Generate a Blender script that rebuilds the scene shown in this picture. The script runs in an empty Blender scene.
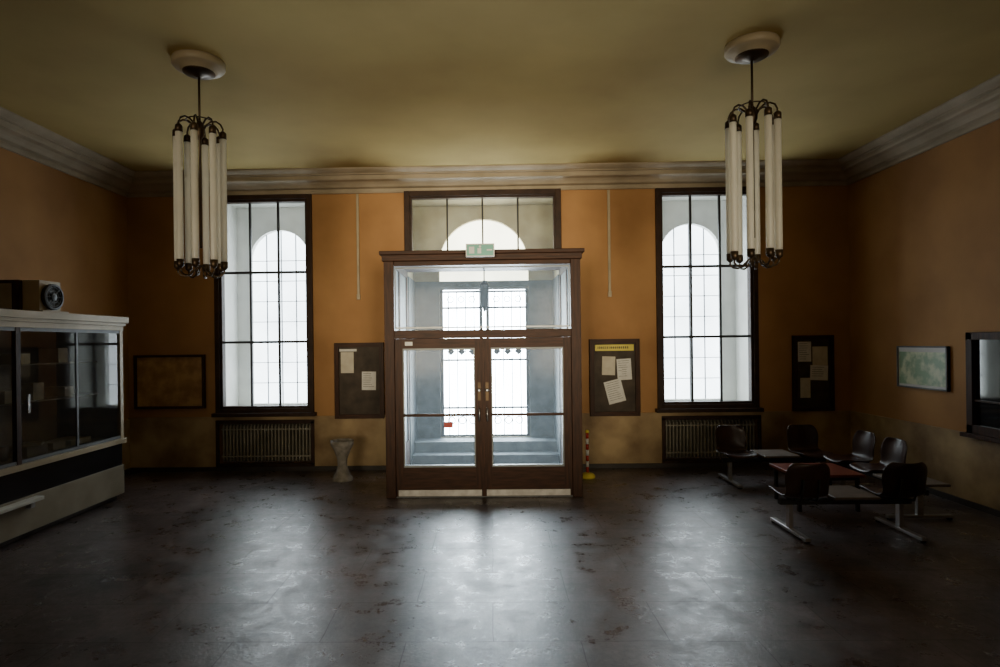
import bpy, math, random
from mathutils import Matrix, Vector
random.seed(4)
S = bpy.context.scene
XL, XR, YF, YN, HC = -5.94, 5.78, 9.43, -3.0, 4.82
CX = -0.10

# ------------------------------------------------------------------ materials
def mat(name, c1, c2=None, rough=0.6, metal=0.0, scale=3.0, bump=0.0, bscale=None, spec=0.5,
        emit=None, estr=0.0, detail=6.0, stretch=(1,1,1), coat=0.0, lo=0.35, hi=0.65):
    m = bpy.data.materials.new(name); m.use_nodes = True
    nt = m.node_tree; N = nt.nodes; L = nt.links
    b = N['Principled BSDF']
    b.inputs['Roughness'].default_value = rough
    b.inputs['Metallic'].default_value = metal
    b.inputs['Specular IOR Level'].default_value = spec
    b.inputs['Coat Weight'].default_value = coat
    c2 = c2 or tuple(x*0.8 for x in c1)
    g = N.new('ShaderNodeTexCoord')
    mp = N.new('ShaderNodeMapping'); mp.inputs['Scale'].default_value = stretch
    L.new(g.outputs['Object'], mp.inputs['Vector'])
    n = N.new('ShaderNodeTexNoise'); n.inputs['Scale'].default_value = scale
    n.inputs['Detail'].default_value = detail
    L.new(mp.outputs[0], n.inputs['Vector'])
    r = N.new('ShaderNodeValToRGB')
    r.color_ramp.elements[0].position = lo; r.color_ramp.elements[1].position = hi
    r.color_ramp.elements[0].color = (*c2, 1); r.color_ramp.elements[1].color = (*c1, 1)
    L.new(n.outputs['Fac'], r.inputs[0]); L.new(r.outputs[0], b.inputs['Base Color'])
    if bump:
        n2 = N.new('ShaderNodeTexNoise'); n2.inputs['Scale'].default_value = bscale or scale*6
        n2.inputs['Detail'].default_value = 5
        L.new(g.outputs['Object'], n2.inputs['Vector'])
        bp = N.new('ShaderNodeBump'); bp.inputs['Strength'].default_value = bump
        bp.inputs['Distance'].default_value = 0.01
        L.new(n2.outputs['Fac'], bp.inputs['Height']); L.new(bp.outputs[0], b.inputs['Normal'])
    if emit:
        b.inputs['Emission Color'].default_value = (*emit, 1)
        b.inputs['Emission Strength'].default_value = estr
    return m

def glass(name, haze=0.1, hazecol=(0.7,0.8,0.9), tint=(0.92,0.96,0.97), rough=0.03, spec=0.9, nscale=2.5):
    m = bpy.data.materials.new(name); m.use_nodes = True
    nt = m.node_tree; N = nt.nodes; L = nt.links; N.clear()
    o = N.new('ShaderNodeOutputMaterial')
    t = N.new('ShaderNodeBsdfTransparent'); t.inputs[0].default_value = (*tint,1)
    tr = N.new('ShaderNodeBsdfTranslucent'); tr.inputs[0].default_value = (*hazecol,1)
    df = N.new('ShaderNodeBsdfDiffuse'); df.inputs[0].default_value = (*hazecol,1)
    mh = N.new('ShaderNodeMixShader'); L.new(tr.outputs[0], mh.inputs[1]); L.new(df.outputs[0], mh.inputs[2]); mh.inputs[0].default_value=0.3
    m1 = N.new('ShaderNodeMixShader')
    tc = N.new('ShaderNodeTexCoord'); no = N.new('ShaderNodeTexNoise'); no.inputs['Scale'].default_value = nscale; no.inputs['Detail'].default_value=12; no.inputs['Roughness'].default_value=0.75
    L.new(tc.outputs['Object'], no.inputs['Vector'])
    mu = N.new('ShaderNodeMath'); mu.operation='MULTIPLY'; mu.inputs[1].default_value = haze*2
    L.new(no.outputs['Fac'], mu.inputs[0]); L.new(mu.outputs[0], m1.inputs[0])
    L.new(t.outputs[0], m1.inputs[1]); L.new(mh.outputs[0], m1.inputs[2])
    gl = N.new('ShaderNodeBsdfGlossy'); gl.inputs['Roughness'].default_value = rough
    fr = N.new('ShaderNodeFresnel'); fr.inputs[0].default_value = 1.45
    fm = N.new('ShaderNodeMath'); fm.operation='MULTIPLY'; fm.inputs[1].default_value = spec
    L.new(fr.outputs[0], fm.inputs[0])
    m2 = N.new('ShaderNodeMixShader'); L.new(fm.outputs[0], m2.inputs[0])
    L.new(m1.outputs[0], m2.inputs[1]); L.new(gl.outputs[0], m2.inputs[2])
    L.new(m2.outputs[0], o.inputs[0])
    return m

def opal(name, col):
    m = mat(name, col, tuple(x*0.88 for x in col), rough=0.3, scale=4)
    nt=m.node_tree; N=nt.nodes; L=nt.links; b=N['Principled BSDF']; o=N['Material Output']
    tr=N.new('ShaderNodeBsdfTranslucent'); tr.inputs[0].default_value=(*col,1)
    mx=N.new('ShaderNodeMixShader'); mx.inputs[0].default_value=0.5
    L.new(b.outputs[0],mx.inputs[1]); L.new(tr.outputs[0],mx.inputs[2]); L.new(mx.outputs[0],o.inputs[0])
    return m

def frosted(name, col, strength):
    m = mat(name, (0.8,0.85,0.88), (0.7,0.75,0.8), rough=0.5, scale=1.2, emit=col, estr=strength)
    nt = m.node_tree; N = nt.nodes; L = nt.links; b = N['Principled BSDF']
    tc = N.new('ShaderNodeTexCoord'); no = N.new('ShaderNodeTexNoise'); no.inputs['Scale'].default_value=1.6
    L.new(tc.outputs['Object'], no.inputs['Vector'])
    mr = N.new('ShaderNodeMapRange'); mr.inputs[3].default_value = strength*0.6; mr.inputs[4].default_value = strength*1.4
    L.new(no.outputs['Fac'], mr.inputs[0]); L.new(mr.outputs[0], b.inputs['Emission Strength'])
    return m

M_WALL = mat('ochre_wall_paint', (0.53,0.285,0.110), (0.37,0.185,0.066), rough=0.75, scale=0.8, bump=0.08, bscale=25, detail=9)
M_DADO = mat('stained_dado', (0.54,0.39,0.20), (0.22,0.135,0.06), rough=0.6, scale=1.6, bump=0.1, bscale=12, detail=10)
M_CEIL = mat('olive_ceiling', (0.56,0.43,0.165), (0.43,0.32,0.115), rough=0.9, scale=0.5, bump=0.05, bscale=10)
M_CORN = mat('cornice_plaster', (0.48,0.40,0.29), (0.35,0.29,0.20), rough=0.7, scale=2)
M_PLAS = mat('reveal_plaster', (0.86,0.86,0.81), (0.72,0.72,0.67), rough=0.8, scale=2)
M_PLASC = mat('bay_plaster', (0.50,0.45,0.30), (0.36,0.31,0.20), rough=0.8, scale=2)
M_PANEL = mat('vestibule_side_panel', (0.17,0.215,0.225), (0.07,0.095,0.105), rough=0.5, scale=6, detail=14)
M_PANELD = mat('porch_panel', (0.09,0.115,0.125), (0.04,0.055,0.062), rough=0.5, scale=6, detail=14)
M_WOOD = mat('dark_walnut', (0.066,0.026,0.012), (0.030,0.012,0.006), rough=0.5, scale=6, stretch=(6,6,0.6), spec=0.22)
M_WOODH = mat('dark_walnut_rail', (0.068,0.027,0.013), (0.032,0.013,0.006), rough=0.5, scale=6, stretch=(0.6,6,6), spec=0.22)
M_WFR = mat('window_frame_brown', (0.050,0.025,0.015), (0.028,0.014,0.009), rough=0.5, scale=6, spec=0.25)
M_BLK = mat('black_iron', (0.02,0.02,0.022), (0.012,0.012,0.012), rough=0.5)
M_GRYI = mat('grey_iron', (0.20,0.22,0.24), (0.13,0.14,0.16), rough=0.5)
M_STEEL = mat('steel', (0.55,0.55,0.55), (0.4,0.4,0.4), rough=0.35, metal=0.9)
M_KICK = mat('kick_plate', (0.80,0.79,0.76), (0.56,0.54,0.51), rough=0.45, metal=0.0, scale=8)
M_BEAD = mat('glazing_bead', (0.30,0.32,0.33), (0.2,0.22,0.23), rough=0.5)
M_BRASS = mat('dark_bronze', (0.10,0.065,0.035), (0.05,0.032,0.018), rough=0.4, metal=0.7)
M_CREAM = mat('cream_enamel', (0.52,0.43,0.29), (0.40,0.33,0.21), rough=0.45, scale=3)
M_TUBE = opal('opal_tube', (0.93,0.91,0.83))
M_RAD = mat('radiator_paint', (0.42,0.39,0.31), (0.26,0.24,0.18), rough=0.5)
M_PAPER = mat('paper', (0.84,0.83,0.78), (0.74,0.73,0.68), rough=0.8, scale=12)
M_PAPERY = mat('paper_aged', (0.72,0.67,0.54), (0.62,0.56,0.44), rough=0.8, scale=9)
M_GREYB = mat('grey_felt', (0.095,0.073,0.055), (0.052,0.041,0.032), rough=0.6, scale=5, spec=0.2)
M_YEL = mat('yellow_sign', (0.85,0.70,0.08), rough=0.5)
M_MAPG = mat('regional_map', (0.74,0.80,0.58), (0.30,0.46,0.28), rough=0.35, scale=7, lo=0.42, hi=0.6, detail=12)
M_MAPB = mat('faded_map', (0.54,0.32,0.11), (0.34,0.18,0.055), rough=0.5, scale=5, lo=0.4, hi=0.62, detail=12)
M_SEAT = mat('brown_seat_shell', (0.048,0.020,0.013), (0.028,0.013,0.009), rough=0.34, scale=5, coat=0.1)
M_TTOP = mat('grey_laminate', (0.20,0.165,0.14), (0.14,0.115,0.095), rough=0.45, scale=6)
M_RED = mat('red_table_top', (0.24,0.055,0.030), (0.16,0.036,0.02), rough=0.4, scale=4)
M_CONC = mat('concrete', (0.34,0.31,0.27), (0.20,0.18,0.15), rough=0.8, scale=12, bump=0.3)
M_GRN = mat('exit_sign_green', (0.10,0.34,0.22), (0.08,0.28,0.19), rough=0.4, emit=(0.35,0.75,0.55), estr=0.2)
M_WHT = mat('white_plastic', (0.75,0.75,0.72), (0.66,0.66,0.62), rough=0.45)
M_REDP = mat('red_paint', (0.5,0.04,0.02), rough=0.4)
M_NAVY = mat('dark_panel', (0.020,0.019,0.022), (0.012,0.011,0.013), rough=0.22)
M_BASEP = mat('counter_base', (0.34,0.30,0.22), (0.24,0.21,0.15), rough=0.5, scale=2)
M_SKIRT = mat('skirting', (0.06,0.05,0.045), (0.04,0.034,0.03), rough=0.5)
M_STEP = mat('stone_step', (0.16,0.20,0.22), (0.10,0.125,0.14), rough=0.7, scale=5)
M_CASEI = mat('case_lining', (0.46,0.44,0.40), (0.32,0.30,0.27), rough=0.6, scale=2)
M_GLASS = glass('dusty_door_glass', haze=0.10, hazecol=(0.52,0.62,0.68), tint=(0.80,0.86,0.88), nscale=18, rough=0.12, spec=0.3)
M_WGLASS = glass('window_glass', haze=0.05, rough=0.1, spec=0.4)
M_CGLASS = glass('case_glass', haze=0.04, spec=1.0, tint=(0.92,0.94,0.94))
M_DGLASS = mat('dark_glass', (0.02,0.022,0.026), (0.012,0.013,0.016), rough=0.06, spec=0.8)
M_SKYPANE = frosted('frosted_daylight_pane', (0.88,0.95,1.0), 7.0)
M_SKYPANE2 = frosted('frosted_door_pane', (0.86,0.94,1.0), 42.0)
M_SKYPANE3 = frosted('frosted_fanlight_pane', (1.0,0.94,0.70), 6.5)

def floor_mat():
    m = bpy.data.materials.new('stone_tile_floor'); m.use_nodes = True
    nt = m.node_tree; N = nt.nodes; L = nt.links; b = N['Principled BSDF']
    tc = N.new('ShaderNodeTexCoord')
    def noise(scale, detail, rough):
        n = N.new('ShaderNodeTexNoise'); n.inputs['Scale'].default_value=scale; n.inputs['Detail'].default_value=detail; n.inputs['Roughness'].default_value=rough
        L.new(tc.outputs['Object'], n.inputs['Vector']); return n
    wn = noise(1.5,8,0.6)
    vm = N.new('ShaderNodeVectorMath'); vm.operation='SCALE'; vm.inputs['Scale'].default_value=0.045
    L.new(wn.outputs['Color'], vm.inputs[0])
    va = N.new('ShaderNodeVectorMath'); va.operation='ADD'; L.new(tc.outputs['Object'], va.inputs[0]); L.new(vm.outputs[0], va.inputs[1])
    mp = N.new('ShaderNodeMapping'); mp.inputs['Location'].default_value=(-0.02,0.2,0)
    L.new(va.outputs[0], mp.inputs['Vector'])
    br = N.new('ShaderNodeTexBrick'); br.offset = 0.5; br.offset_frequency=2; br.inputs['Scale'].default_value = 1
    br.inputs['Color1'].default_value=(0.060,0.051,0.052,1); br.inputs['Color2'].default_value=(0.092,0.080,0.080,1)
    br.inputs['Mortar'].default_value=(0.036,0.030,0.030,1)
    br.inputs['Mortar Size'].default_value=0.005; br.inputs['Mortar Smooth'].default_value=0.9
    br.inputs['Brick Width'].default_value=1.20; br.inputs['Row Height'].default_value=0.60
    L.new(mp.outputs[0], br.inputs['Vector'])
    # worn, scuffed colouring at two scales
    n1 = noise(1.1,15,0.80)
    rr = N.new('ShaderNodeValToRGB'); rr.color_ramp.elements[0].position=0.40; rr.color_ramp.elements[1].position=0.62
    rr.color_ramp.elements[0].color=(0.42,0.38,0.37,1); rr.color_ramp.elements[1].color=(1.9,1.75,1.75,1)
    L.new(n1.outputs['Fac'], rr.inputs[0])
    mx = N.new('ShaderNodeMix'); mx.data_type='RGBA'; mx.blend_type='MULTIPLY'; mx.inputs[0].default_value=1
    L.new(br.outputs['Color'], mx.inputs[6]); L.new(rr.outputs[0], mx.inputs[7])
    n4 = noise(9,14,0.85)
    r4 = N.new('ShaderNodeValToRGB'); r4.color_ramp.elements[0].position=0.36; r4.color_ramp.elements[1].position=0.62
    r4.color_ramp.elements[0].color=(0.55,0.52,0.50,1); r4.color_ramp.elements[1].color=(1.35,1.3,1.28,1)
    L.new(n4.outputs['Fac'], r4.inputs[0])
    mx2 = N.new('ShaderNodeMix'); mx2.data_type='RGBA'; mx2.blend_type='MULTIPLY'; mx2.inputs[0].default_value=1
    L.new(mx.outputs[2], mx2.inputs[6]); L.new(r4.outputs[0], mx2.inputs[7])
    L.new(mx2.outputs[2], b.inputs['Base Color'])
    n2 = noise(3.2,15,0.82)
    mr = N.new('ShaderNodeMapRange'); mr.inputs[1].default_value=0.38; mr.inputs[2].default_value=0.62
    mr.inputs[3].default_value=0.22; mr.inputs[4].default_value=0.46
    L.new(n2.outputs['Fac'], mr.inputs[0])
    a2 = N.new('ShaderNodeMath'); a2.operation='MULTIPLY_ADD'; a2.inputs[1].default_value=0.12
    L.new(br.outputs['Fac'], a2.inputs[0]); L.new(mr.outputs[0], a2.inputs[2]); L.new(a2.outputs[0], b.inputs['Roughness'])
    sp = N.new('ShaderNodeMapRange'); sp.inputs[3].default_value=0.85; sp.inputs[4].default_value=0.35
    L.new(br.outputs['Fac'], sp.inputs[0]); L.new(sp.outputs[0], b.inputs['Specular IOR Level'])
    n3 = noise(34,10,0.65)
    bp = N.new('ShaderNodeBump'); bp.inputs['Strength'].default_value=0.5; bp.inputs['Distance'].default_value=0.005
    L.new(n3.outputs['Fac'], bp.inputs['Height']); L.new(bp.outputs[0], b.inputs['Normal'])
    return m
M_FLOOR = floor_mat()

# ------------------------------------------------------------------ mesh builder
class MB:
    def __init__(s): s.v=[]; s.f=[]; s.m=[]; s.sm=[]; s.mats=[]
    def mi(s, m):
        if m not in s.mats: s.mats.append(m)
        return s.mats.index(m)
    def face(s, idx, m, smooth=False):
        s.f.append(idx); s.m.append(s.mi(m)); s.sm.append(smooth)
    def add(s, pts): 
        o=len(s.v); s.v += [tuple(p) for p in pts]; return o
    def box(s, x0,x1,y0,y1,z0,z1, m, M=None):
        if x0>x1:x0,x1=x1,x0
        if y0>y1:y0,y1=y1,y0
        if z0>z1:z0,z1=z1,z0
        p=[(x0,y0,z0),(x1,y0,z0),(x1,y1,z0),(x0,y1,z0),(x0,y0,z1),(x1,y0,z1),(x1,y1,z1),(x0,y1,z1)]
        if M: p=[M@Vector(q) for q in p]
        o=s.add(p)
        for f in [(0,3,2,1),(4,5,6,7),(0,1,5,4),(1,2,6,5),(2,3,7,6),(3,0,4,7)]:
            s.face([o+i for i in f], m)
    def quad(s, pts, m):
        o=s.add(pts); s.face(list(range(o,o+len(pts))), m)
    def lathe(s, prof, c, m, n=32, axis='Z', cap=True):
        rings=[]
        for r,h in prof:
            ring=[]
            for i in range(n):
                a=2*math.pi*i/n; u=r*math.cos(a); w=r*math.sin(a)
                if axis=='Z': p=(c[0]+u,c[1]+w,c[2]+h)
                elif axis=='Y': p=(c[0]+u,c[1]+h,c[2]+w)
                else: p=(c[0]+h,c[1]+u,c[2]+w)
                ring.append(p)
            rings.append(s.add(ring))
        for k in range(len(rings)-1):
            a,b=rings[k],rings[k+1]
            for i in range(n):
                j=(i+1)%n; s.face([a+i,a+j,b+j,b+i], m, True)
        if cap:
            s.face([rings[0]+i for i in range(n)][::-1], m); s.face([rings[-1]+i for i in range(n)], m)
    def tube(s, path, r, m, n=8):
        P=[Vector(p) for p in path]; rings=[]
        up=Vector((0.123,0.31,0.94))
        for i,p in enumerate(P):
            t=(P[min(i+1,len(P)-1)]-P[max(i-1,0)]).normalized()
            a=t.cross(up)
            if a.length<0.05: a=t.cross(Vector((1,0,0)))
            a.normalize(); b=t.cross(a)
            rr = r[i] if isinstance(r,(list,tuple)) else r
            rings.append(s.add([p+a*rr*math.cos(2*math.pi*k/n)+b*rr*math.sin(2*math.pi*k/n) for k in range(n)]))
        for k in range(len(rings)-1):
            a,b=rings[k],rings[k+1]
            for i in range(n):
                j=(i+1)%n; s.face([a+i,a+j,b+j,b+i], m, True)
        s.face([rings[0]+i for i in range(n)][::-1], m); s.face([rings[-1]+i for i in range(n)], m)
    def build(s, name, parent=None, bevel=0.0, origin=None, loc=None, rz=0.0):
        xs=[p[0] for p in s.v]; ys=[p[1] for p in s.v]; zs=[p[2] for p in s.v]
        if loc is not None: org=(0,0,0)
        elif origin is not None: org=origin
        elif parent is not None: org=(0,0,0)
        else: org=((min(xs)+max(xs))/2,(min(ys)+max(ys))/2,min(zs))
        me=bpy.data.meshes.new(name)
        me.from_pydata([(p[0]-org[0],p[1]-org[1],p[2]-org[2]) for p in s.v],[],s.f)
        for m in s.mats: me.materials.append(m)
        for i,p in enumerate(me.polygons):
            p.material_index=s.m[i]; p.use_smooth=s.sm[i]
        me.update()
        ob=bpy.data.objects.new(name,me); S.collection.objects.link(ob)
        ob.location = loc if loc is not None else org
        ob.rotation_euler[2]=rz
        if parent: ob.parent=parent
        if bevel:
            b=ob.modifiers.new('bevel','BEVEL'); b.width=bevel; b.segments=2; b.limit_method='ANGLE'; b.angle_limit=math.radians(50)
        return ob

def empty(name, loc=(0,0,0), rz=0):
    e=bpy.data.objects.new(name,None); S.collection.objects.link(e); e.location=loc; e.rotation_euler[2]=rz
    e.empty_display_size=0.2
    return e

# ------------------------------------------------------------------ wall with holes (XZ plane)
def holed(mb, x0,x1,z0,z1,y0,y1,holes,m):
    xs=sorted(set([x0,x1]+[h[0] for h in holes]+[h[1] for h in holes]))
    zs=sorted(set([z0,z1]+[min(max(h[2],z0),z1) for h in holes]+[min(max(h[3],z0),z1) for h in holes]))
    def solid(i,j):
        if i<0 or j<0 or i>=len(xs)-1 or j>=len(zs)-1: return False
        cx=(xs[i]+xs[i+1])/2; cz=(zs[j]+zs[j+1])/2
        return not any(h[0]<cx<h[1] and h[2]<cz<h[3] for h in holes)
    for i in range(len(xs)-1):
        for j in range(len(zs)-1):
            if not solid(i,j): continue
            a,b,c,d=xs[i],xs[i+1],zs[j],zs[j+1]
            mb.quad([(a,y0,c),(b,y0,c),(b,y0,d),(a,y0,d)],m)
            mb.quad([(a,y1,c),(a,y1,d),(b,y1,d),(b,y1,c)],m)
            if not solid(i-1,j): mb.quad([(a,y0,c),(a,y0,d),(a,y1,d),(a,y1,c)],m)
            if not solid(i+1,j): mb.quad([(b,y0,c),(b,y1,c),(b,y1,d),(b,y0,d)],m)
            if not solid(i,j-1): mb.quad([(a,y0,c),(a,y1,c),(b,y1,c),(b,y0,c)],m)
            if not solid(i,j+1): mb.quad([(a,y0,d),(b,y0,d),(b,y1,d),(a,y1,d)],m)

W1=(-4.49,-2.88,0.94,4.50); W2=(2.69,4.31,0.94,4.50)
DH=(-1.37,1.17,0.0,4.52)
R1=(-4.46,-2.91,0.10,0.80); R2=(2.78,4.30,0.10,0.80)
WN=[(-4.2,-1.2,0.9,3.9),(1.2,4.2,0.9,3.9)]
mb=MB(); holed(mb,XL-0.2,XR+0.2,0,HC+0.1,YF,YF+0.3,[W1,W2,DH,R1,R2],M_WALL); mb.build('wall_far',origin=(0,YF,0))
mb=MB(); mb.box(XL-0.2,XL,YN,YF,0,HC+0.1,M_WALL); mb.build('wall_left')
mb=MB(); mb.box(XR,XR+0.2,YN,YF,0,HC+0.1,M_WALL); mb.build('wall_right')
mb=MB(); holed(mb,XL-0.2,XR+0.2,0,HC+0.1,YN-0.2,YN,WN,M_WALL); mb.build('wall_near',origin=(0,YN,0))
mb=MB(); mb.box(XL-0.2,XR+0.2,YN-0.2,12.2,-0.15,0,M_FLOOR); mb.build('floor',origin=(0,0,0))
mb=MB(); mb.box(XL-0.2,XR+0.2,YN-0.2,YF+0.3,HC,HC+0.15,M_CEIL); mb.build('ceiling',origin=(0,0,HC))

# dado
mb=MB(); holed(mb,XL,XR,0,0.86,YF-0.02,YF,[DH,R1,R2],M_DADO)
holed(mb,XL,XR,0.86,0.885,YF-0.03,YF,[DH],M_DADO); mb.build('trim_1')
mb=MB(); mb.box(XL,XL+0.02,YN,YF-0.02,0,0.86,M_DADO); mb.build('trim_2')
mb=MB(); mb.box(XR-0.02,XR,YN,YF-0.02,0,0.86,M_DADO); mb.box(XR-0.03,XR,YN,YF-0.03,0.86,0.885,M_DADO); mb.build('trim_3')
mb=MB(); holed(mb,XL+0.02,XR-0.02,0,0.07,YF-0.045,YF-0.02,[DH],M_SKIRT); mb.build('baseboard_far')
mb=MB(); mb.box(XL+0.02,XL+0.045,YN,YF-0.05,0,0.07,M_SKIRT); mb.build('baseboard_left')
mb=MB(); mb.box(XR-0.045,XR-0.02,YN,YF-0.05,0,0.07,M_SKIRT); mb.build('baseboard_right')

# cornice
prof=[(0.0,4.50),(0.035,4.50),(0.045,4.53),(0.045,4.565),(0.10,4.58),(0.13,4.62),(0.17,4.65),(0.24,4.665),(0.25,4.69),(0.25,4.73),(0.285,4.735),(0.285,4.75),(0.34,4.775),(0.37,4.80),(0.37,4.821)]
mb=MB(); rings=[]
for d,z in prof:
    rings.append(mb.add([(XL+d,YN+d,z),(XR-d,YN+d,z),(XR-d,YF-d,z),(XL+d,YF-d,z)]))
for a,b in zip(rings,rings[1:]):
    for i in range(4):
        j=(i+1)%4; mb.face([a+j,a+i,b+i,b+j],M_CORN)
mb.build('trim_4',origin=(0,0,4.5))

# ------------------------------------------------------------------ windows with deep reveal and arched outer light
def arc_open(mb,x0,x1,z0,z1,y,cx,hw,zs,zb,m,n=20,thick=0.12):
    arc=[(cx-hw*math.cos(math.pi*i/n), zs+hw*math.sin(math.pi*i/n)) for i in range(n+1)]
    q=mb.quad
    q([(x0,y,z0),(cx-hw,y,z0),(cx-hw,y,zs),(x0,y,zs)],m); q([(x0,y,zs),(cx-hw,y,zs),(cx-hw,y,z1),(x0,y,z1)],m)
    q([(cx+hw,y,z0),(x1,y,z0),(x1,y,zs),(cx+hw,y,zs)],m); q([(cx+hw,y,zs),(x1,y,zs),(x1,y,z1),(cx+hw,y,z1)],m)
    if zb>z0: q([(cx-hw,y,z0),(cx+hw,y,z0),(cx+hw,y,zb),(cx-hw,y,zb)],m)
    for (a,c),(b,d) in zip(arc,arc[1:]):
        q([(a,y,c),(b,y,d),(b,y,z1),(a,y,z1)],m)
        q([(a,y,c),(a,y+thick,c),(b,y+thick,d),(b,y,d)],m)
    for sx in (-hw,hw): q([(cx+sx,y,zb),(cx+sx,y,zs),(cx+sx,y+thick,zs),(cx+sx,y+thick,zb)],m)
    q([(cx-hw,y,zb),(cx+hw,y,zb),(cx+hw,y+thick,zb),(cx-hw,y+thick,zb)],m)
def pane_arch(mb,y,cx,hw,zs,zb,m,n=20):
    pts=[(cx-hw,y,zb),(cx+hw,y,zb)]+[(cx+hw*math.cos(math.pi*i/n),y,zs+hw*math.sin(math.pi*i/n)) for i in range(n+1)]
    mb.quad(pts,m)
def reveal(mb,x0,x1,z0,z1,y0,y1,m,bottom=True):
    q=mb.quad
    q([(x0,y0,z0),(x0,y1,z0),(x0,y1,z1),(x0,y0,z1)],m); q([(x1,y0,z0),(x1,y0,z1),(x1,y1,z1),(x1,y1,z0)],m)
    q([(x0,y0,z1),(x0,y1,z1),(x1,y1,z1),(x1,y0,z1)],m)
    if bottom: q([(x0,y0,z0),(x1,y0,z0),(x1,y1,z0),(x0,y1,z0)],m)
YO=10.15
def big_window(name,W,cols=3):
    x0,x1,z0,z1=W; e=empty(name,((x0+x1)/2,YF,z0)); cx=(x0+x1)/2
    def fin(mb,n,bev=0): 
        o=mb.build(n,origin=tuple(e.location)); o.location=(0,0,0); o.parent=e
        if bev:
            b=o.modifiers.new('b','BEVEL'); b.width=bev; b.segments=2
    mb=MB()
    for (o,w,ya,yb) in [(0.0,0.075,YF-0.05,YF+0.06),(0.055,0.06,YF-0.02,YF+0.10)]:
        a,b,c,d=x0+o,x1-o,z0+o,z1-o
        mb.box(a,a+w,ya,yb,c,d,M_WFR); mb.box(b-w,b,ya,yb,c,d,M_WFR)
        mb.box(a+w,b-w,ya,yb,d-w,d,M_WFR); mb.box(a+w,b-w,ya,yb,c,c+w,M_WFR)
    mb.box(x0-0.04,x1+0.04,YF-0.11,YF+0.02,z0-0.05,z0+0.01,M_WFR)
    fin(mb,'frame',0.006)
    mb=MB(); i0,i1=x0+0.11,x1-0.11; j0,j1=z0+0.11,z1-0.11
    for k in range(1,cols):
        x=i0+(i1-i0)*k/cols; mb.box(x-0.016,x+0.016,YF+0.02,YF+0.06,j0,j1,M_BLK)
    for z in (2.10,3.24): mb.box(i0,i1,YF+0.015,YF+0.065,z-0.02,z+0.02,M_BLK)
    fin(mb,'glazing_bars')
    mb=MB(); mb.quad([(i0,YF+0.045,j0),(i1,YF+0.045,j0),(i1,YF+0.045,j1),(i0,YF+0.045,j1)],M_WGLASS); fin(mb,'glass')
    mb=MB(); reveal(mb,x0+0.05,x1-0.05,z0+0.03,z1-0.03,YF+0.1,YO,M_PLAS)
    hw=0.52; zs=3.55; zb=1.02
    arc_open(mb,x0+0.05,x1-0.05,z0+0.03,z1-0.03,YO,cx,hw,zs,zb,M_PLAS); fin(mb,'reveal')
    mb=MB(); pane_arch(mb,YO+0.11,cx,hw,zs,zb,M_SKYPANE); fin(mb,'frosted_pane')
    mb=MB()
    for k in range(1,4):
        x=cx-hw+2*hw*k/4; mb.box(x-0.008,x+0.008,YO+0.08,YO+0.10,zb,zs+math.sqrt(max(0,hw*hw-(x-cx)**2)),M_GRYI)
    z=zb+0.36
    while z<zs+0.05: mb.box(cx-hw,cx+hw,YO+0.08,YO+0.10,z-0.006,z+0.006,M_GRYI); z+=0.36
    fin(mb,'outer_grid')
big_window('window_1',W1); big_window('window_2',W2)

# window over the door + central arched bay
e=empty('window_3',(CX,YF,3.3))
def fine(mb,n,e,bev=0):
    o=mb.build(n,origin=tuple(e.location)); o.location=(0,0,0); o.parent=e
    if bev:
        b=o.modifiers.new('b','BEVEL'); b.width=bev; b.segments=2
    return o
x0,x1,_,z1=DH; z0=3.30
mb=MB()
for (o,w,ya,yb) in [(0.0,0.09,YF-0.05,YF+0.06),(0.07,0.05,YF-0.02,YF+0.10)]:
    a,b,c,d=x0+o,x1-o,z0,z1-o
    mb.box(a,a+w,ya,yb,c,d,M_WFR); mb.box(b-w,b,ya,yb,c,d,M_WFR)
    mb.box(a+w,b-w,ya,yb,d-w,d,M_WFR); mb.box(a+w,b-w,ya,yb,c,c+w,M_WFR)
fine(mb,'frame',e,0.006)
mb=MB()
for k in (1,2,3):
    x=x0+0.12+(x1-x0-0.24)*k/4; mb.box(x-0.014,x+0.014,YF+0.02,YF+0.06,z0+0.1,z1-0.1,M_BLK)
fine(mb,'glazing_bars',e)
mb=MB(); mb.quad([(x0+.1,YF+.045,z0+.1),(x1-.1,YF+.045,z0+.1),(x1-.1,YF+.045,z1-.1),(x0+.1,YF+.045,z1-.1)],M_WGLASS); fine(mb,'glass',e)
YD=10.4
mb=MB(); pane_arch(mb,YD+0.11,CX,0.80,3.46,3.08,M_SKYPANE3); fine(mb,'fanlight_pane',e)
mb=MB(); reveal(mb,x0+0.02,x1-0.02,0,z1-0.02,YF+0.1,YD,M_PLASC,bottom=False)
arc_open(mb,x0+0.02,x1-0.02,0,z1-0.02,YD,CX,0.80,3.46,0.36,M_PLASC)
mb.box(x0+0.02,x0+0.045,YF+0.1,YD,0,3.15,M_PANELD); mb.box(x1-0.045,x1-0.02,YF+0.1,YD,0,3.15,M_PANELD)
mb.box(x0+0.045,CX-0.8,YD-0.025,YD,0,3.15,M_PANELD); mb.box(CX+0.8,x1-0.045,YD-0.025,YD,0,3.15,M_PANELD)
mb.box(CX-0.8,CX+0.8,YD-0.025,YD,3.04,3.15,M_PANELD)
mb.build('wall_entrance_bay',origin=(CX,YF,0))

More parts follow.
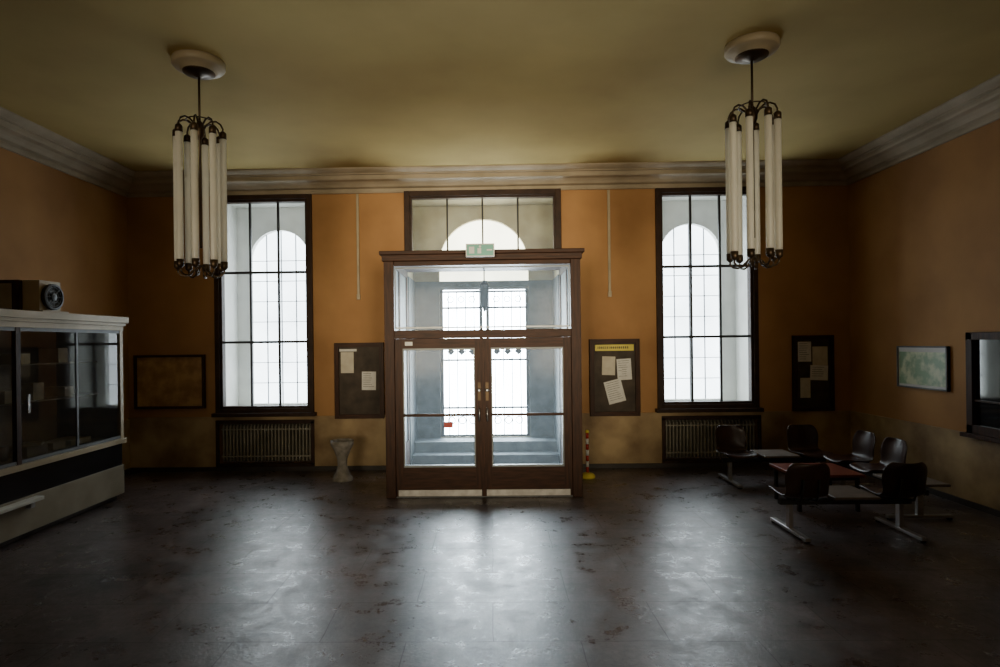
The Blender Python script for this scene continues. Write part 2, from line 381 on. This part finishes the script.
# outer wrought iron doors
mb=MB(); ya,yb=YD+0.04,YD+0.08
for s in (-1,1):
    a=CX+s*0.03; b=CX+s*0.80
    lo,hi=min(a,b),max(a,b)
    mb.box(lo,lo+0.06,ya,yb,0.36,3.0,M_BLK); mb.box(hi-0.06,hi,ya,yb,0.36,3.0,M_BLK)
    for z in (0.36,0.86,1.72,2.02,2.66,2.95): mb.box(lo,hi,ya,yb,z,z+0.035,M_BLK)
    for k in range(1,5):
        x=lo+(hi-lo)*k/5; mb.box(x-0.008,x+0.008,ya,yb,0.4,2.98,M_GRYI)
    for k in range(3):
        x=lo+(hi-lo)*(k+1)/4; z=1.89
        Mx=Matrix.Translation((x,YD+0.06,z))@Matrix.Rotation(math.radians(45),4,'Y')
        mb.box(-0.05,0.05,-0.02,0.02,-0.05,0.05,M_BLK,Mx)
        mb.lathe([(0.045,-0.015),(0.06,-0.015),(0.06,0.015),(0.045,0.015)],(x,YD+0.06,2.83),M_BLK,n=16,axis='Y',cap=False)
        mb.lathe([(0.055,-0.015),(0.07,-0.015),(0.07,0.015),(0.055,0.015)],(x,YD+0.06,0.65),M_BLK,n=16,axis='Y',cap=False)
mb.box(CX-0.8,CX+0.8,ya,yb,3.0,3.08,M_GRYI)
mb.quad([(CX-.8,YD+.11,.36),(CX+.8,YD+.11,.36),(CX+.8,YD+.11,3.08),(CX-.8,YD+.11,3.08)],M_SKYPANE2)
mb.build('door_3')
mb=MB(); mb.box(x0+0.05,x1-0.05,9.95,YD-0.03,0,0.35,M_STEP); mb.box(x0+0.05,x1-0.05,9.65,9.95,0,0.18,M_STEP); mb.build('entrance_step',bevel=0.01)

# ------------------------------------------------------------------ vestibule
YV=7.67
vx0,vx1=-1.40,1.20; vc=(vx0+vx1)/2
e=empty('entrance_vestibule',(vc,YV,0))
mb=MB()
for a,b in ((vx0,vx0+0.13),(vx1-0.13,vx1)):
    mb.box(a,b,YV,YV+0.14,0,3.14,M_WOOD)
mb.box(vx0+0.13,vx1-0.13,YV,YV+0.14,2.11,2.22,M_WOODH)
mb.box(vx0+0.13,vx1-0.13,YV+0.02,YV+0.12,3.08,3.14,M_WOODH)
mb.box(vx0-0.02,vx1+0.02,YV-0.03,YV+0.16,3.14,3.22,M_WOODH)
mb.box(vx0-0.05,vx1+0.05,YV-0.06,YV+0.18,3.22,3.27,M_WOODH)
mb.box(vx0+0.13,vx1-0.13,YV+0.02,YV+0.12,0,0.012,M_BEAD)
fine(mb,'front_frame',e,0.008)
mb=MB(); mb.box(vx0+0.155,vx1-0.155,YV+0.03,YV+0.05,2.245,2.265,M_WHT); mb.box(vx0+0.155,vx1-0.155,YV+0.03,YV+0.05,3.04,3.06,M_BEAD)
mb.box(vx0+0.14,vx0+0.155,YV+0.03,YV+0.05,2.245,3.06,M_BEAD); mb.box(vx1-0.155,vx1-0.14,YV+0.03,YV+0.05,2.245,3.06,M_BEAD); fine(mb,'glazing_bead',e)
mb=MB(); mb.quad([(vx0+.13,YV+.07,2.22),(vx1-.13,YV+.07,2.22),(vx1-.13,YV+.07,3.08),(vx0+.13,YV+.07,3.08)],M_GLASS); fine(mb,'transom_glass',e)
mb=MB()
for x in (vx0+0.02,vx1-0.08):
    mb.box(x,x+0.06,YV+0.14,YF-0.06,0,0.5,M_WOOD); mb.box(x,x+0.06,YV+0.14,YF-0.06,2.11,2.22,M_WOOD); mb.box(x,x+0.06,YV+0.14,YF-0.06,3.1,3.2,M_WOOD)
    mb.box(x,x+0.06,YF-0.16,YF-0.06,0.5,3.2,M_WOOD); mb.box(x,x+0.06,YV+0.84,YV+0.92,0.5,3.1,M_WOOD)
    mb.box(x+0.02,x+0.04,YV+0.14,YF-0.16,0.5,3.1,M_PANEL)
mb.box(vx0+0.02,vx1-0.02,YV+0.12,YF-0.06,3.2,3.24,M_WOOD)
fine(mb,'side_walls',e)
mb=MB(); lx,ly=CX+0.02,8.9
mb.lathe([(0.01,3.2),(0.01,2.98)],(lx,ly,0),M_BLK,n=10)
mb.lathe([(0.02,3.0),(0.07,2.94),(0.085,2.90),(0.07,2.88),(0.055,2.62),(0.03,2.58),(0.012,2.52)],(lx,ly,0),M_BLK,n=12)
fine(mb,'hanging_lantern',e)

def leaf(name,a,b,hinge_left):
    mb=MB(); y0,y1=YV+0.03,YV+0.09; st=0.105
    mb.box(a,a+st,y0,y1,0.013,2.108,M_WOOD); mb.box(b-st,b,y0,y1,0.013,2.108,M_WOOD)
    mb.box(a+st,b-st,y0,y1,1.98,2.108,M_WOODH); mb.box(a+st,b-st,y0,y1,0.013,0.40,M_WOODH)
    for (p,q,r,s_) in ((a+st,b-st,0.40,0.425),(a+st,b-st,1.955,1.98)): mb.box(p,q,y0-0.008,y1,r,s_,M_BEAD)
    mb.box(a+st,a+st+0.018,y0-0.008,y1,0.425,1.955,M_BEAD); mb.box(b-st-0.018,b-st,y0-0.008,y1,0.425,1.955,M_BEAD)
    mb.box(a+st,b-st,y0-0.02,y0+0.01,1.075,1.11,M_WOODH)
    mb.box(a+0.03,b-0.03,y0-0.014,y0,0.02,0.10,M_KICK)
    if hinge_left: mb.box(b-0.012,b+0.02,y0-0.012,y0-0.001,0.013,2.1,M_WOOD)
    x=(b-0.05) if hinge_left else (a+0.05)
    mb.box(x-0.02,x+0.02,y0-0.008,y0,1.28,1.52,M_BRASS)
    mb.lathe([(0.012,-0.05),(0.012,-0.02),(0.024,-0.015),(0.024,0.0)][::-1],(x,y0-0.01,1.42),M_STEEL,n=16,axis='Y')
    mb.tube([(x,y0,1.18),(x,y0-0.05,1.17),(x,y0-0.05,1.02),(x,y0,1.01)],0.009,M_STEEL)
    mb.quad([(a+st,YV+.06,.42),(b-st,YV+.06,.42),(b-st,YV+.06,1.96),(a+st,YV+.06,1.96)],M_GLASS)
    if hinge_left: mb.box(b-st-0.42,b-st-0.30,YV+0.05,YV+0.056,1.0-0.08,1.0,M_REDP); mb.box(a+st+0.03,a+st+0.13,y0-0.002,y0+0.002,2.02,2.07,M_PAPER)
    return mb.build(name)
leaf('door_1',vx0+0.132,vc-0.002,True); leaf('door_2',vc+0.002,vx1-0.132,False)

mb=MB(); mb.box(-0.30,0.07,YV-0.17,YV-0.10,3.16,3.33,M_WHT); mb.box(-0.285,0.055,YV-0.175,YV-0.17,3.175,3.315,M_GRN)
mb.box(-0.15,-0.10,YV-0.178,YV-0.174,3.20,3.27,M_WHT); mb.lathe([(0.016,-0.179),(0.016,-0.174)],(-0.115,YV,3.29),M_WHT,n=12,axis='Y'); 
mb.box(-0.26,-0.19,YV-0.178,YV-0.174,3.20,3.29,M_WHT); mb.box(-0.03,0.04,YV-0.178,YV-0.174,3.235,3.255,M_WHT)
mb.box(-0.14,-0.09,YV-0.11,YV-0.04,3.2,3.25,M_WHT); mb.build('exit_sign',bevel=0.004)

# ------------------------------------------------------------------ radiators
def radiator(name,R):
    x0,x1,z0,z1=R; mb=MB()
    mb.box(x0+0.01,x1-0.01,YF+0.22,YF+0.24,z0+0.01,z1-0.01,M_BLK)
    mb.box(x0-0.03,x1+0.03,YF-0.05,YF-0.02,z1-0.03,z1+0.03,M_WFR); mb.box(x0-0.03,x1+0.03,YF-0.05,YF-0.02,z0-0.03,z0+0.02,M_WFR)
    mb.box(x0-0.03,x0+0.02,YF-0.05,YF-0.02,z0,z1,M_WFR); mb.box(x1-0.02,x1+0.03,YF-0.05,YF-0.02,z0,z1,M_WFR)
    n=26
    for i in range(n):
        x=x0+0.06+(x1-x0-0.12)*i/(n-1)
        mb.tube([(x,YF+0.06,z0+0.04),(x,YF+0.03,z0+0.07),(x,YF+0.03,z1-0.08),(x,YF+0.06,z1-0.05)],0.013,M_RAD,n=8)
        mb.box(x-0.009,x+0.009,YF+0.05,YF+0.16,z0+0.04,z1-0.05,M_RAD)
    mb.box(x0+0.03,x1-0.03,YF+0.02,YF+0.04,z0+0.12,z0+0.14,M_RAD); mb.box(x0+0.03,x1-0.03,YF+0.02,YF+0.04,z1-0.14,z1-0.12,M_RAD)
    mb.build(name)
radiator('radiator',R1); radiator('radiator.001',R2)

# ------------------------------------------------------------------ boards on far wall
def board(name,x0,x1,z0,z1,back,items,fw=0.055,header=None):
    mb=MB(); y=YF-0.002
    mb.box(x0,x1,y-0.03,y,z0,z1,back)
    mb.box(x0,x0+fw,y-0.065,y-0.001,z0,z1,M_WOOD); mb.box(x1-fw,x1,y-0.065,y-0.001,z0,z1,M_WOOD)
    mb.box(x0+fw,x1-fw,y-0.065,y-0.001,z1-fw,z1,M_WOODH); mb.box(x0+fw,x1-fw,y-0.065,y-0.001,z0,z0+fw,M_WOODH)
    k=0
    for (a,b,c,d,rot,m) in items:
        k+=1
        Mx=Matrix.Translation(((a+b)/2,y-0.033-0.0015*k,(c+d)/2))@Matrix.Rotation(math.radians(rot),4,'Y')
        mb.box(-(b-a)/2,(b-a)/2,-0.001,0.001,-(d-c)/2,(d-c)/2,m,Mx)
        if m in (M_PAPER,):
            h=d-c
            for q in range(int(h/0.035)-1):
                zz=(d-c)/2-0.03-q*0.035; w=(b-a)*random.uniform(0.25,0.4)
                mb.box(-(b-a)*0.4,-(b-a)*0.4+2*w,-0.0018,-0.001,zz-0.005,zz,M_GREYB,Mx)
    if header:
        mb.box(x0+fw+0.02,x1-fw-0.02,y-0.04,y-0.03,z1-fw-0.12,z1-fw-0.02,M_YEL)
        xx=x0+fw+0.06
        while xx<x1-fw-0.12:
            w=random.uniform(0.012,0.022); mb.box(xx,xx+w,y-0.042,y-0.04,z1-fw-0.085,z1-fw-0.05,M_BLK); xx+=w+0.014
    return mb.build(name,bevel=0.003)
board('framed_map',-5.82,-4.66,1.03,1.91,M_MAPB,[],fw=0.04)
board('notice_board',-2.53,-1.73,0.84,2.07,M_GREYB,[(-2.43,-2.22,1.58,1.92,0,M_PAPERY),(-2.45,-2.17,1.93,1.97,0,M_PAPER),(-2.09,-1.86,1.30,1.60,1,M_PAPER)],fw=0.07)
board('notice_board.001',1.60,2.40,0.84,2.08,M_GREYB,[(1.80,2.01,1.50,1.80,2,M_PAPERY),(2.04,2.27,1.42,1.76,-3,M_PAPER),(1.86,2.14,1.05,1.42,-14,M_PAPER),(2.05,2.12,1.50,1.6,0,M_PAPER)],fw=0.07,header=True)
board('notice_board.002',4.85,5.49,0.89,2.10,M_GREYB,[(4.93,5.14,1.68,2.0,0,M_PAPER),(5.16,5.40,1.62,1.92,0,M_PAPERY),(5.12,5.40,1.38,1.62,2,M_PAPER),(4.96,5.12,1.1,1.42,0,M_PAPERY)],fw=0.06)
# right wall map
mb=MB(); y0,y1,z0,z1=7.40,8.30,1.36,1.93
mb.box(XR-0.03,XR,y0,y1,z0,z1,M_WHT)
mb.box(XR-0.032,XR-0.03,y0+0.035,y1-0.035,z0+0.05,z1-0.08,M_MAPG)
for a,b,c,d in ((y0,y0+0.02,z0,z1),(y1-0.02,y1,z0,z1),(y0,y1,z0,z0+0.02),(y0,y1,z1-0.02,z1)): mb.box(XR-0.045,XR,a,b,c,d,M_GRYI)
mb.build('wall_map')
# right wall ticket window
e=empty('window_4',(XR,6.2,0.9))
mb=MB(); y0,y1,z0,z1=5.2,7.08,0.90,2.10
for a,b,c,d in ((y0,y0+0.09,z0,z1),(y1-0.09,y1,z0,z1),(y0,y1,z0,z0+0.10),(y0,y1,z1-0.09,z1)): mb.box(XR-0.07,XR+0.0,a,b,c,d,M_WOOD)
mb.box(XR-0.05,XR,6.1,6.16,z0,z1,M_WOOD); mb.box(XR-0.12,XR,y0-0.04,y1+0.04,z0-0.05,z0,M_WOOD)
mb.box(XR-0.05,XR,y0+0.09,y1-0.09,1.28,1.30,M_WOOD)
fine(mb,'frame',e,0.005)
mb=MB(); mb.box(XR-0.02,XR-0.01,y0+0.09,y1-0.09,z0+0.1,z1-0.09,M_DGLASS); fine(mb,'glass',e)

for i,(x,z0) in enumerate(((-2.13,2.83),(1.94,2.82))):
    mb=MB(); mb.box(x-0.02,x+0.02,YF-0.035,YF-0.004,z0,4.49,M_CREAM); mb.box(x-0.028,x+0.028,YF-0.045,YF-0.004,z0-0.06,z0+0.03,M_CREAM)
    mb.build('cable_conduit' if i==0 else 'cable_conduit.001',bevel=0.004)

# ------------------------------------------------------------------ chandeliers
def chandelier(name,x,y):
    mb=MB(); c=(0,0,0)
    mb.lathe([(0.235,4.82),(0.24,4.80),(0.24,4.765),(0.225,4.745),(0.17,4.74),(0.165,4.715),(0.12,4.70),(0.03,4.695)],c,M_CREAM,n=40)
    mb.lathe([(0.15,4.718),(0.145,4.70),(0.06,4.685),(0.02,4.66)],c,M_BRASS,n=32)
    mb.lathe([(0.011,4.70),(0.011,4.10)],c,M_BRASS,n=12)
    mb.lathe([(0.012,4.24),(0.03,4.22),(0.045,4.17),(0.045,4.12),(0.03,4.08),(0.012,4.05),(0.012,3.0)],c,M_BRASS,n=20)
    n=8; R=0.210; T=0.031
    for i in range(n):
        a=2*math.pi*(i+0.3)/n; ca,sa=math.cos(a),math.sin(a)
        P=lambda r,z:(r*ca,r*sa,z)
        mb.tube([P(0.03,4.14),P(0.06,4.20),P(0.10,4.235),P(0.15,4.24),P(0.19,4.215),P(R,4.17),P(R,4.12)],0.009,M_BRASS,n=8)
        mb.lathe([(0.012,4.15),(T+0.002,4.13),(T+0.004,4.07)],(R*ca,R*sa,0),M_BRASS,n=16)
        mb.lathe([(T-0.001,4.07),(T,4.06),(T,2.88),(T-0.001,2.87)],(R*ca,R*sa,0),M_TUBE,n=16)
        mb.lathe([(T+0.003,2.87),(T+0.002,2.81),(0.012,2.79)],(R*ca,R*sa,0),M_BRASS,n=16)
        mb.tube([P(R,2.80),P(R,2.765),P(R-0.025,2.735),P(R-0.07,2.725),P(R-0.11,2.74),P(R-0.13,2.77)],0.009,M_BRASS,n=8)
        mb.tube([P(R-0.13,2.77),P(0.05,2.80),P(0.012,2.83)],0.006,M_BRASS,n=6)
    mb.tube([(0.12*math.cos(t*math.pi/12),0.12*math.sin(t*math.pi/12),4.236) for t in range(25)],0.006,M_BRASS,n=6)
    mb.build(name,loc=(x,y,0))
chandelier('tube_chandelier',-2.80,5.60); chandelier('tube_chandelier.001',2.49,5.50)

# ------------------------------------------------------------------ display counter on the left
fx=-4.97; ye=7.77; ys=3.6
e=empty('display_cabinet',((fx+XL)/2,(ye+ys)/2,0))
wx=XL+0.05
mb=MB()
mb.box(wx,fx-0.08,ys,ye-0.04,0.0,0.08,M_SKIRT)
mb.box(wx,fx,ys,ye,0.08,0.46,M_BASEP)
mb.box(wx,fx-0.02,ys+0.01,ye-0.01,0.46,0.76,M_NAVY)
mb.box(wx,fx+0.03,ys-0.02,ye+0.02,0.76,0.82,M_CREAM)
mb.box(wx,fx+0.01,ys,ye,2.27,2.33,M_CREAM)
mb.box(wx,fx+0.03,ys-0.02,ye+0.02,2.33,2.37,M_CREAM)
mb.box(wx,fx+0.055,ys-0.05,ye+0.05,2.37,2.45,M_CREAM)
mb.box(wx,wx+0.04,ys,ye,0.82,2.27,M_CASEI)
mb.box(wx+0.04,fx-0.06,ys+0.06,ye-0.06,0.82,0.825,M_CASEI)
fine(mb,'carcass',e,0.008)
mb=MB()
for y in (ys,6.0,ye-0.06): mb.box(fx-0.05,fx,y,y+0.06,0.82,2.27,M_CREAM if y>7 else M_WOOD)
mb.box(wx+0.04,fx-0.05,ye-0.05,ye-0.01,0.82,2.27,M_CASEI)
mb.box(fx-0.04,fx-0.005,ys+.06,ye-.06,0.825,0.86,M_GRYI); mb.box(fx-0.04,fx-0.005,ys+.06,ye-.06,2.23,2.27,M_GRYI)
mb.box(fx-0.03,fx-0.01,6.9,6.93,0.86,2.23,M_GRYI)
mb.box(fx-0.01,fx+0.01,6.14,6.17,1.35,1.55,M_STEEL)
fine(mb,'case_frame',e)
mb=MB(); mb.quad([(fx-.02,ys+.06,.84),(fx-.02,ye-.06,.84),(fx-.02,ye-.06,2.25),(fx-.02,ys+.06,2.25)],M_CGLASS); fine(mb,'case_glass',e)
mb=MB()
mb.box(-5.75,-5.25,ys+.1,ye-.1,1.42,1.435,M_CASEI); mb.box(-5.75,-5.25,ys+.1,ye-.1,1.85,1.865,M_CASEI)
mb.box(-5.45,-5.15,6.35,6.65,0.83,0.95,M_CASEI); mb.box(-5.4,-5.2,6.8,7.0,0.83,0.92,M_PAPERY); mb.box(-5.5,-5.2,7.1,7.45,0.83,0.90,M_PAPERY)
Mx=Matrix.Translation((-5.2,6.45,0.955))@Matrix.Rotation(0.5,4,'Z'); mb.box(-0.12,0.12,-0.08,0.08,0,0.03,M_PAPER,Mx)
mb.lathe([(0.05,0.83),(0.06,0.97),(0.04,0.99)],(-5.3,6.2,0),M_STEEL,n=20)
for (yy,zz,hh) in ((6.3,1.435,0.14),(6.7,1.435,0.2),(7.2,1.435,0.12),(6.5,1.865,0.12),(7.1,1.865,0.18)): mb.box(-5.6,-5.35,yy,yy+0.16,zz,zz+hh,M_PAPERY)
fine(mb,'case_contents',e)
mb=MB(); mb.box(fx-0.03,fx+0.09,4.6,6.25,0.40,0.44,M_WHT); mb.box(fx-0.01,fx+0.06,6.1,6.16,0.34,0.40,M_STEEL); fine(mb,'front_rail',e,0.006)

mb=MB(); z=2.45; o=-0.10
mb.box(-5.55+o,-5.12+o,6.35,6.75,z,z+0.36,M_WOOD)
mb.box(-5.13+o,-4.93+o,6.40,6.72,z,z+0.36,M_CREAM)
mb.box(-5.52+o,-5.2+o,6.34,6.35,z+0.04,z+0.32,M_RAD)
mb.box(-4.97+o,-4.86+o,6.36,6.76,z,z+0.02,M_CREAM)
mb.lathe([(0.14,0.0),(0.15,0.02),(0.15,0.05),(0.125,0.055),(0.12,0.02),(0.05,0.02),(0.045,0.05),(0.0001,0.055)],(-4.93+o,6.56,z+0.18),M_BLK,n=32,axis='X')
for r in (0.07,0.11):
    mb.tube([(-4.885+o,6.56+r*math.cos(t*math.pi/12),z+0.18+r*math.sin(t*math.pi/12)) for t in range(25)],0.003,M_GRYI,n=6)
for k in range(4):
    t=k*math.pi/4; mb.tube([(-4.885+o,6.56-0.125*math.cos(t),z+0.18-0.125*math.sin(t)),(-4.885+o,6.56+0.125*math.cos(t),z+0.18+0.125*math.sin(t))],0.003,M_GRYI,n=6)
mb.build('fan_heater',bevel=0.006)

# ------------------------------------------------------------------ ashtray stand
mb=MB(); mb.lathe([(0.15,0),(0.155,0.03),(0.10,0.12),(0.07,0.22),(0.075,0.32),(0.12,0.45),(0.17,0.54),(0.175,0.60),(0.155,0.60),(0.14,0.54),(0.001,0.50)],(0,0,0),M_CONC,n=40,cap=False)
mb.build('ashtray_stand',loc=(-2.25,8.72,0))
mb=MB(); mb.lathe([(0.11,0),(0.115,0.03),(0.09,0.06),(0.03,0.08)],(0,0,0),M_YEL,n=28)
for k in range(7): mb.lathe([(0.022,0.08+k*0.085),(0.022,0.08+(k+1)*0.085)],(0,0,0),M_REDP if k%2==0 else M_WHT,n=16)
mb.lathe([(0.03,0.675),(0.03,0.70),(0.01,0.72)],(0,0,0),M_YEL,n=16)
mb.build('barrier_post',loc=(1.44,8.75,0))

# ------------------------------------------------------------------ waiting benches
def shell_mesh():
    prof=[(-0.235,0.385,0.19),(-0.225,0.415,0.215),(-0.17,0.432,0.23),(-0.05,0.425,0.24),(0.08,0.410,0.24),(0.16,0.415,0.235),(0.205,0.45,0.225),(0.225,0.52,0.225),(0.24,0.60,0.235),(0.262,0.69,0.235),(0.28,0.755,0.205),(0.285,0.785,0.15)]
    n=8; v=[]; f=[]
    for k,(y,z,w) in enumerate(prof):
        s=min(1,max(0,(k-5)/3))
        for i in range(n+1):
            u=-1+2*i/n; c=abs(u)**2.2
            v.append((u*w*0.96, y-s*0.06*c, z+(1-s)*0.03*c))
    for k in range(len(prof)-1):
        for i in range(n):
            a=k*(n+1)+i; f.append((a,a+1,a+n+2,a+n+1))
    me=bpy.data.meshes.new('seat_shell'); me.from_pydata(v,[],f); me.materials.append(M_SEAT)
    for p in me.polygons: p.use_smooth=True
    return me
SH=shell_mesh()
def bench(name,loc,rz,mods,pitch=0.54):
    e=empty(name,loc,rz); n=len(mods); L=n*pitch
    k=0
    for i,mo in enumerate(mods):
        x=-L/2+pitch*(i+0.5)
        if mo=='c':
            k+=1
            o=bpy.data.objects.new('seat_shell_%d'%k,SH); S.collection.objects.link(o); o.parent=e; o.location=(x,0,0)
            so=o.modifiers.new('s','SOLIDIFY'); so.thickness=0.022
            ss=o.modifiers.new('ss','SUBSURF'); ss.levels=1; ss.render_levels=2
            mb=MB(); mb.box(x-0.10,x+0.10,-0.10,0.10,0.355,0.40,M_BLK)
            mb.tube([(x-0.08,0.08,0.36),(x-0.08,0.22,0.39),(x-0.08,0.262,0.48),(x-0.08,0.28,0.62)],0.011,M_BLK); mb.tube([(x+0.08,0.08,0.36),(x+0.08,0.22,0.39),(x+0.08,0.262,0.48),(x+0.08,0.28,0.62)],0.011,M_BLK)
            mb.build('seat_bracket_%d'%k,parent=e)
        else:
            mb=MB(); mb.box(x-pitch/2+0.02,x+pitch/2-0.01,-0.26,0.24,0.40,0.43,M_TTOP); mb.box(x-0.08,x+0.08,-0.1,0.1,0.355,0.40,M_BLK)
            mb.build('table_top_%d'%(i+1),parent=e,bevel=0.008)
    mb=MB(); mb.box(-L/2+0.05,L/2-0.05,-0.03,0.03,0.30,0.356,M_BLK)
    for x in (-L/2+0.16,L/2-0.16):
        mb.box(x-0.022,x+0.022,-0.035,0.035,0.05,0.30,M_STEEL)
        mb.box(x-0.03,x+0.03,-0.36,0.36,0.022,0.055,M_STEEL)
        mb.lathe([(0.03,0),(0.03,0.025)],(x,-0.33,0),M_BLK,n=14); mb.lathe([(0.03,0),(0.03,0.025)],(x,0.33,0),M_BLK,n=14)
    mb.build('beam_frame',parent=e,bevel=0.005)
bench('waiting_bench',(4.02,8.35,0),0,['c','t','c'],0.52)
bench('waiting_bench.001',(3.72,6.20,0),math.radians(180),['c','t','c'],0.49)
bench('waiting_bench.002',(4.80,7.32,0),math.radians(-90),['c','c','t'],0.58)
mb=MB(); mb.box(-0.40,0.40,-0.34,0.34,0.41,0.445,M_RED); mb.box(-0.36,0.36,-0.30,0.30,0.37,0.41,M_WOOD)
for a in (-0.34,0.34):
    for b in (-0.28,0.28): mb.box(a-0.02,a+0.02,b-0.02,b+0.02,0,0.37,M_BLK)
mb.build('coffee_table',loc=(3.98,7.22,0),bevel=0.006)

# ------------------------------------------------------------------ light: daylight lamps added to brighten the far wall, in made-up near-wall windows
for i,(a,b,c,d) in enumerate(WN):
    mb=MB()
    mb.box(a,a+0.08,YN-0.15,YN-0.03,c,d,M_WFR); mb.box(b-0.08,b,YN-0.15,YN-0.03,c,d,M_WFR)
    mb.box(a+.08,b-.08,YN-0.15,YN-0.03,c,c+0.08,M_WFR); mb.box(a+.08,b-.08,YN-0.15,YN-0.03,d-0.08,d,M_WFR)
    for k in (1,2): x=a+(b-a)*k/3; mb.box(x-0.02,x+0.02,YN-0.12,YN-0.08,c,d,M_WFR)
    mb.build('window_%d'%(5+i))  # unseen window frame, made up to hold the fill lamp
    l=bpy.data.lights.new('daylight','AREA'); l.shape='RECTANGLE'; l.size=b-a-0.3; l.size_y=d-c-0.3
    l.energy=34; l.color=(1.0,0.85,0.60); l.spread=math.radians(36)  # warm fill added behind the camera, narrow beam onto the far wall
    lo=bpy.data.objects.new('window_daylight' if i==0 else 'window_daylight.001',l); S.collection.objects.link(lo)
    lo.location=((a+b)/2,YN-0.02,(c+d)/2)
    tgt=Vector((-0.1,9.4,3.0)); lo.rotation_euler=(tgt-lo.location).to_track_quat('-Z','Y').to_euler()

w=bpy.data.worlds.new('sky'); S.world=w; w.use_nodes=True
bg=w.node_tree.nodes['Background']; bg.inputs[0].default_value=(0.8,0.9,1,1); bg.inputs[1].default_value=0.1

cam=bpy.data.cameras.new('camera'); co=bpy.data.objects.new('camera',cam); S.collection.objects.link(co)
cam.sensor_width=36; cam.lens=20.9; cam.shift_x=0.020; cam.shift_y=0.009; cam.clip_start=0.05
co.matrix_world=Matrix.Translation((0,0,2.05))@Matrix.Rotation(math.radians(1.0),4,'Z')@Matrix.Rotation(math.radians(90),4,'X')@Matrix.Rotation(math.radians(-0.7),4,'Z')
S.camera=co
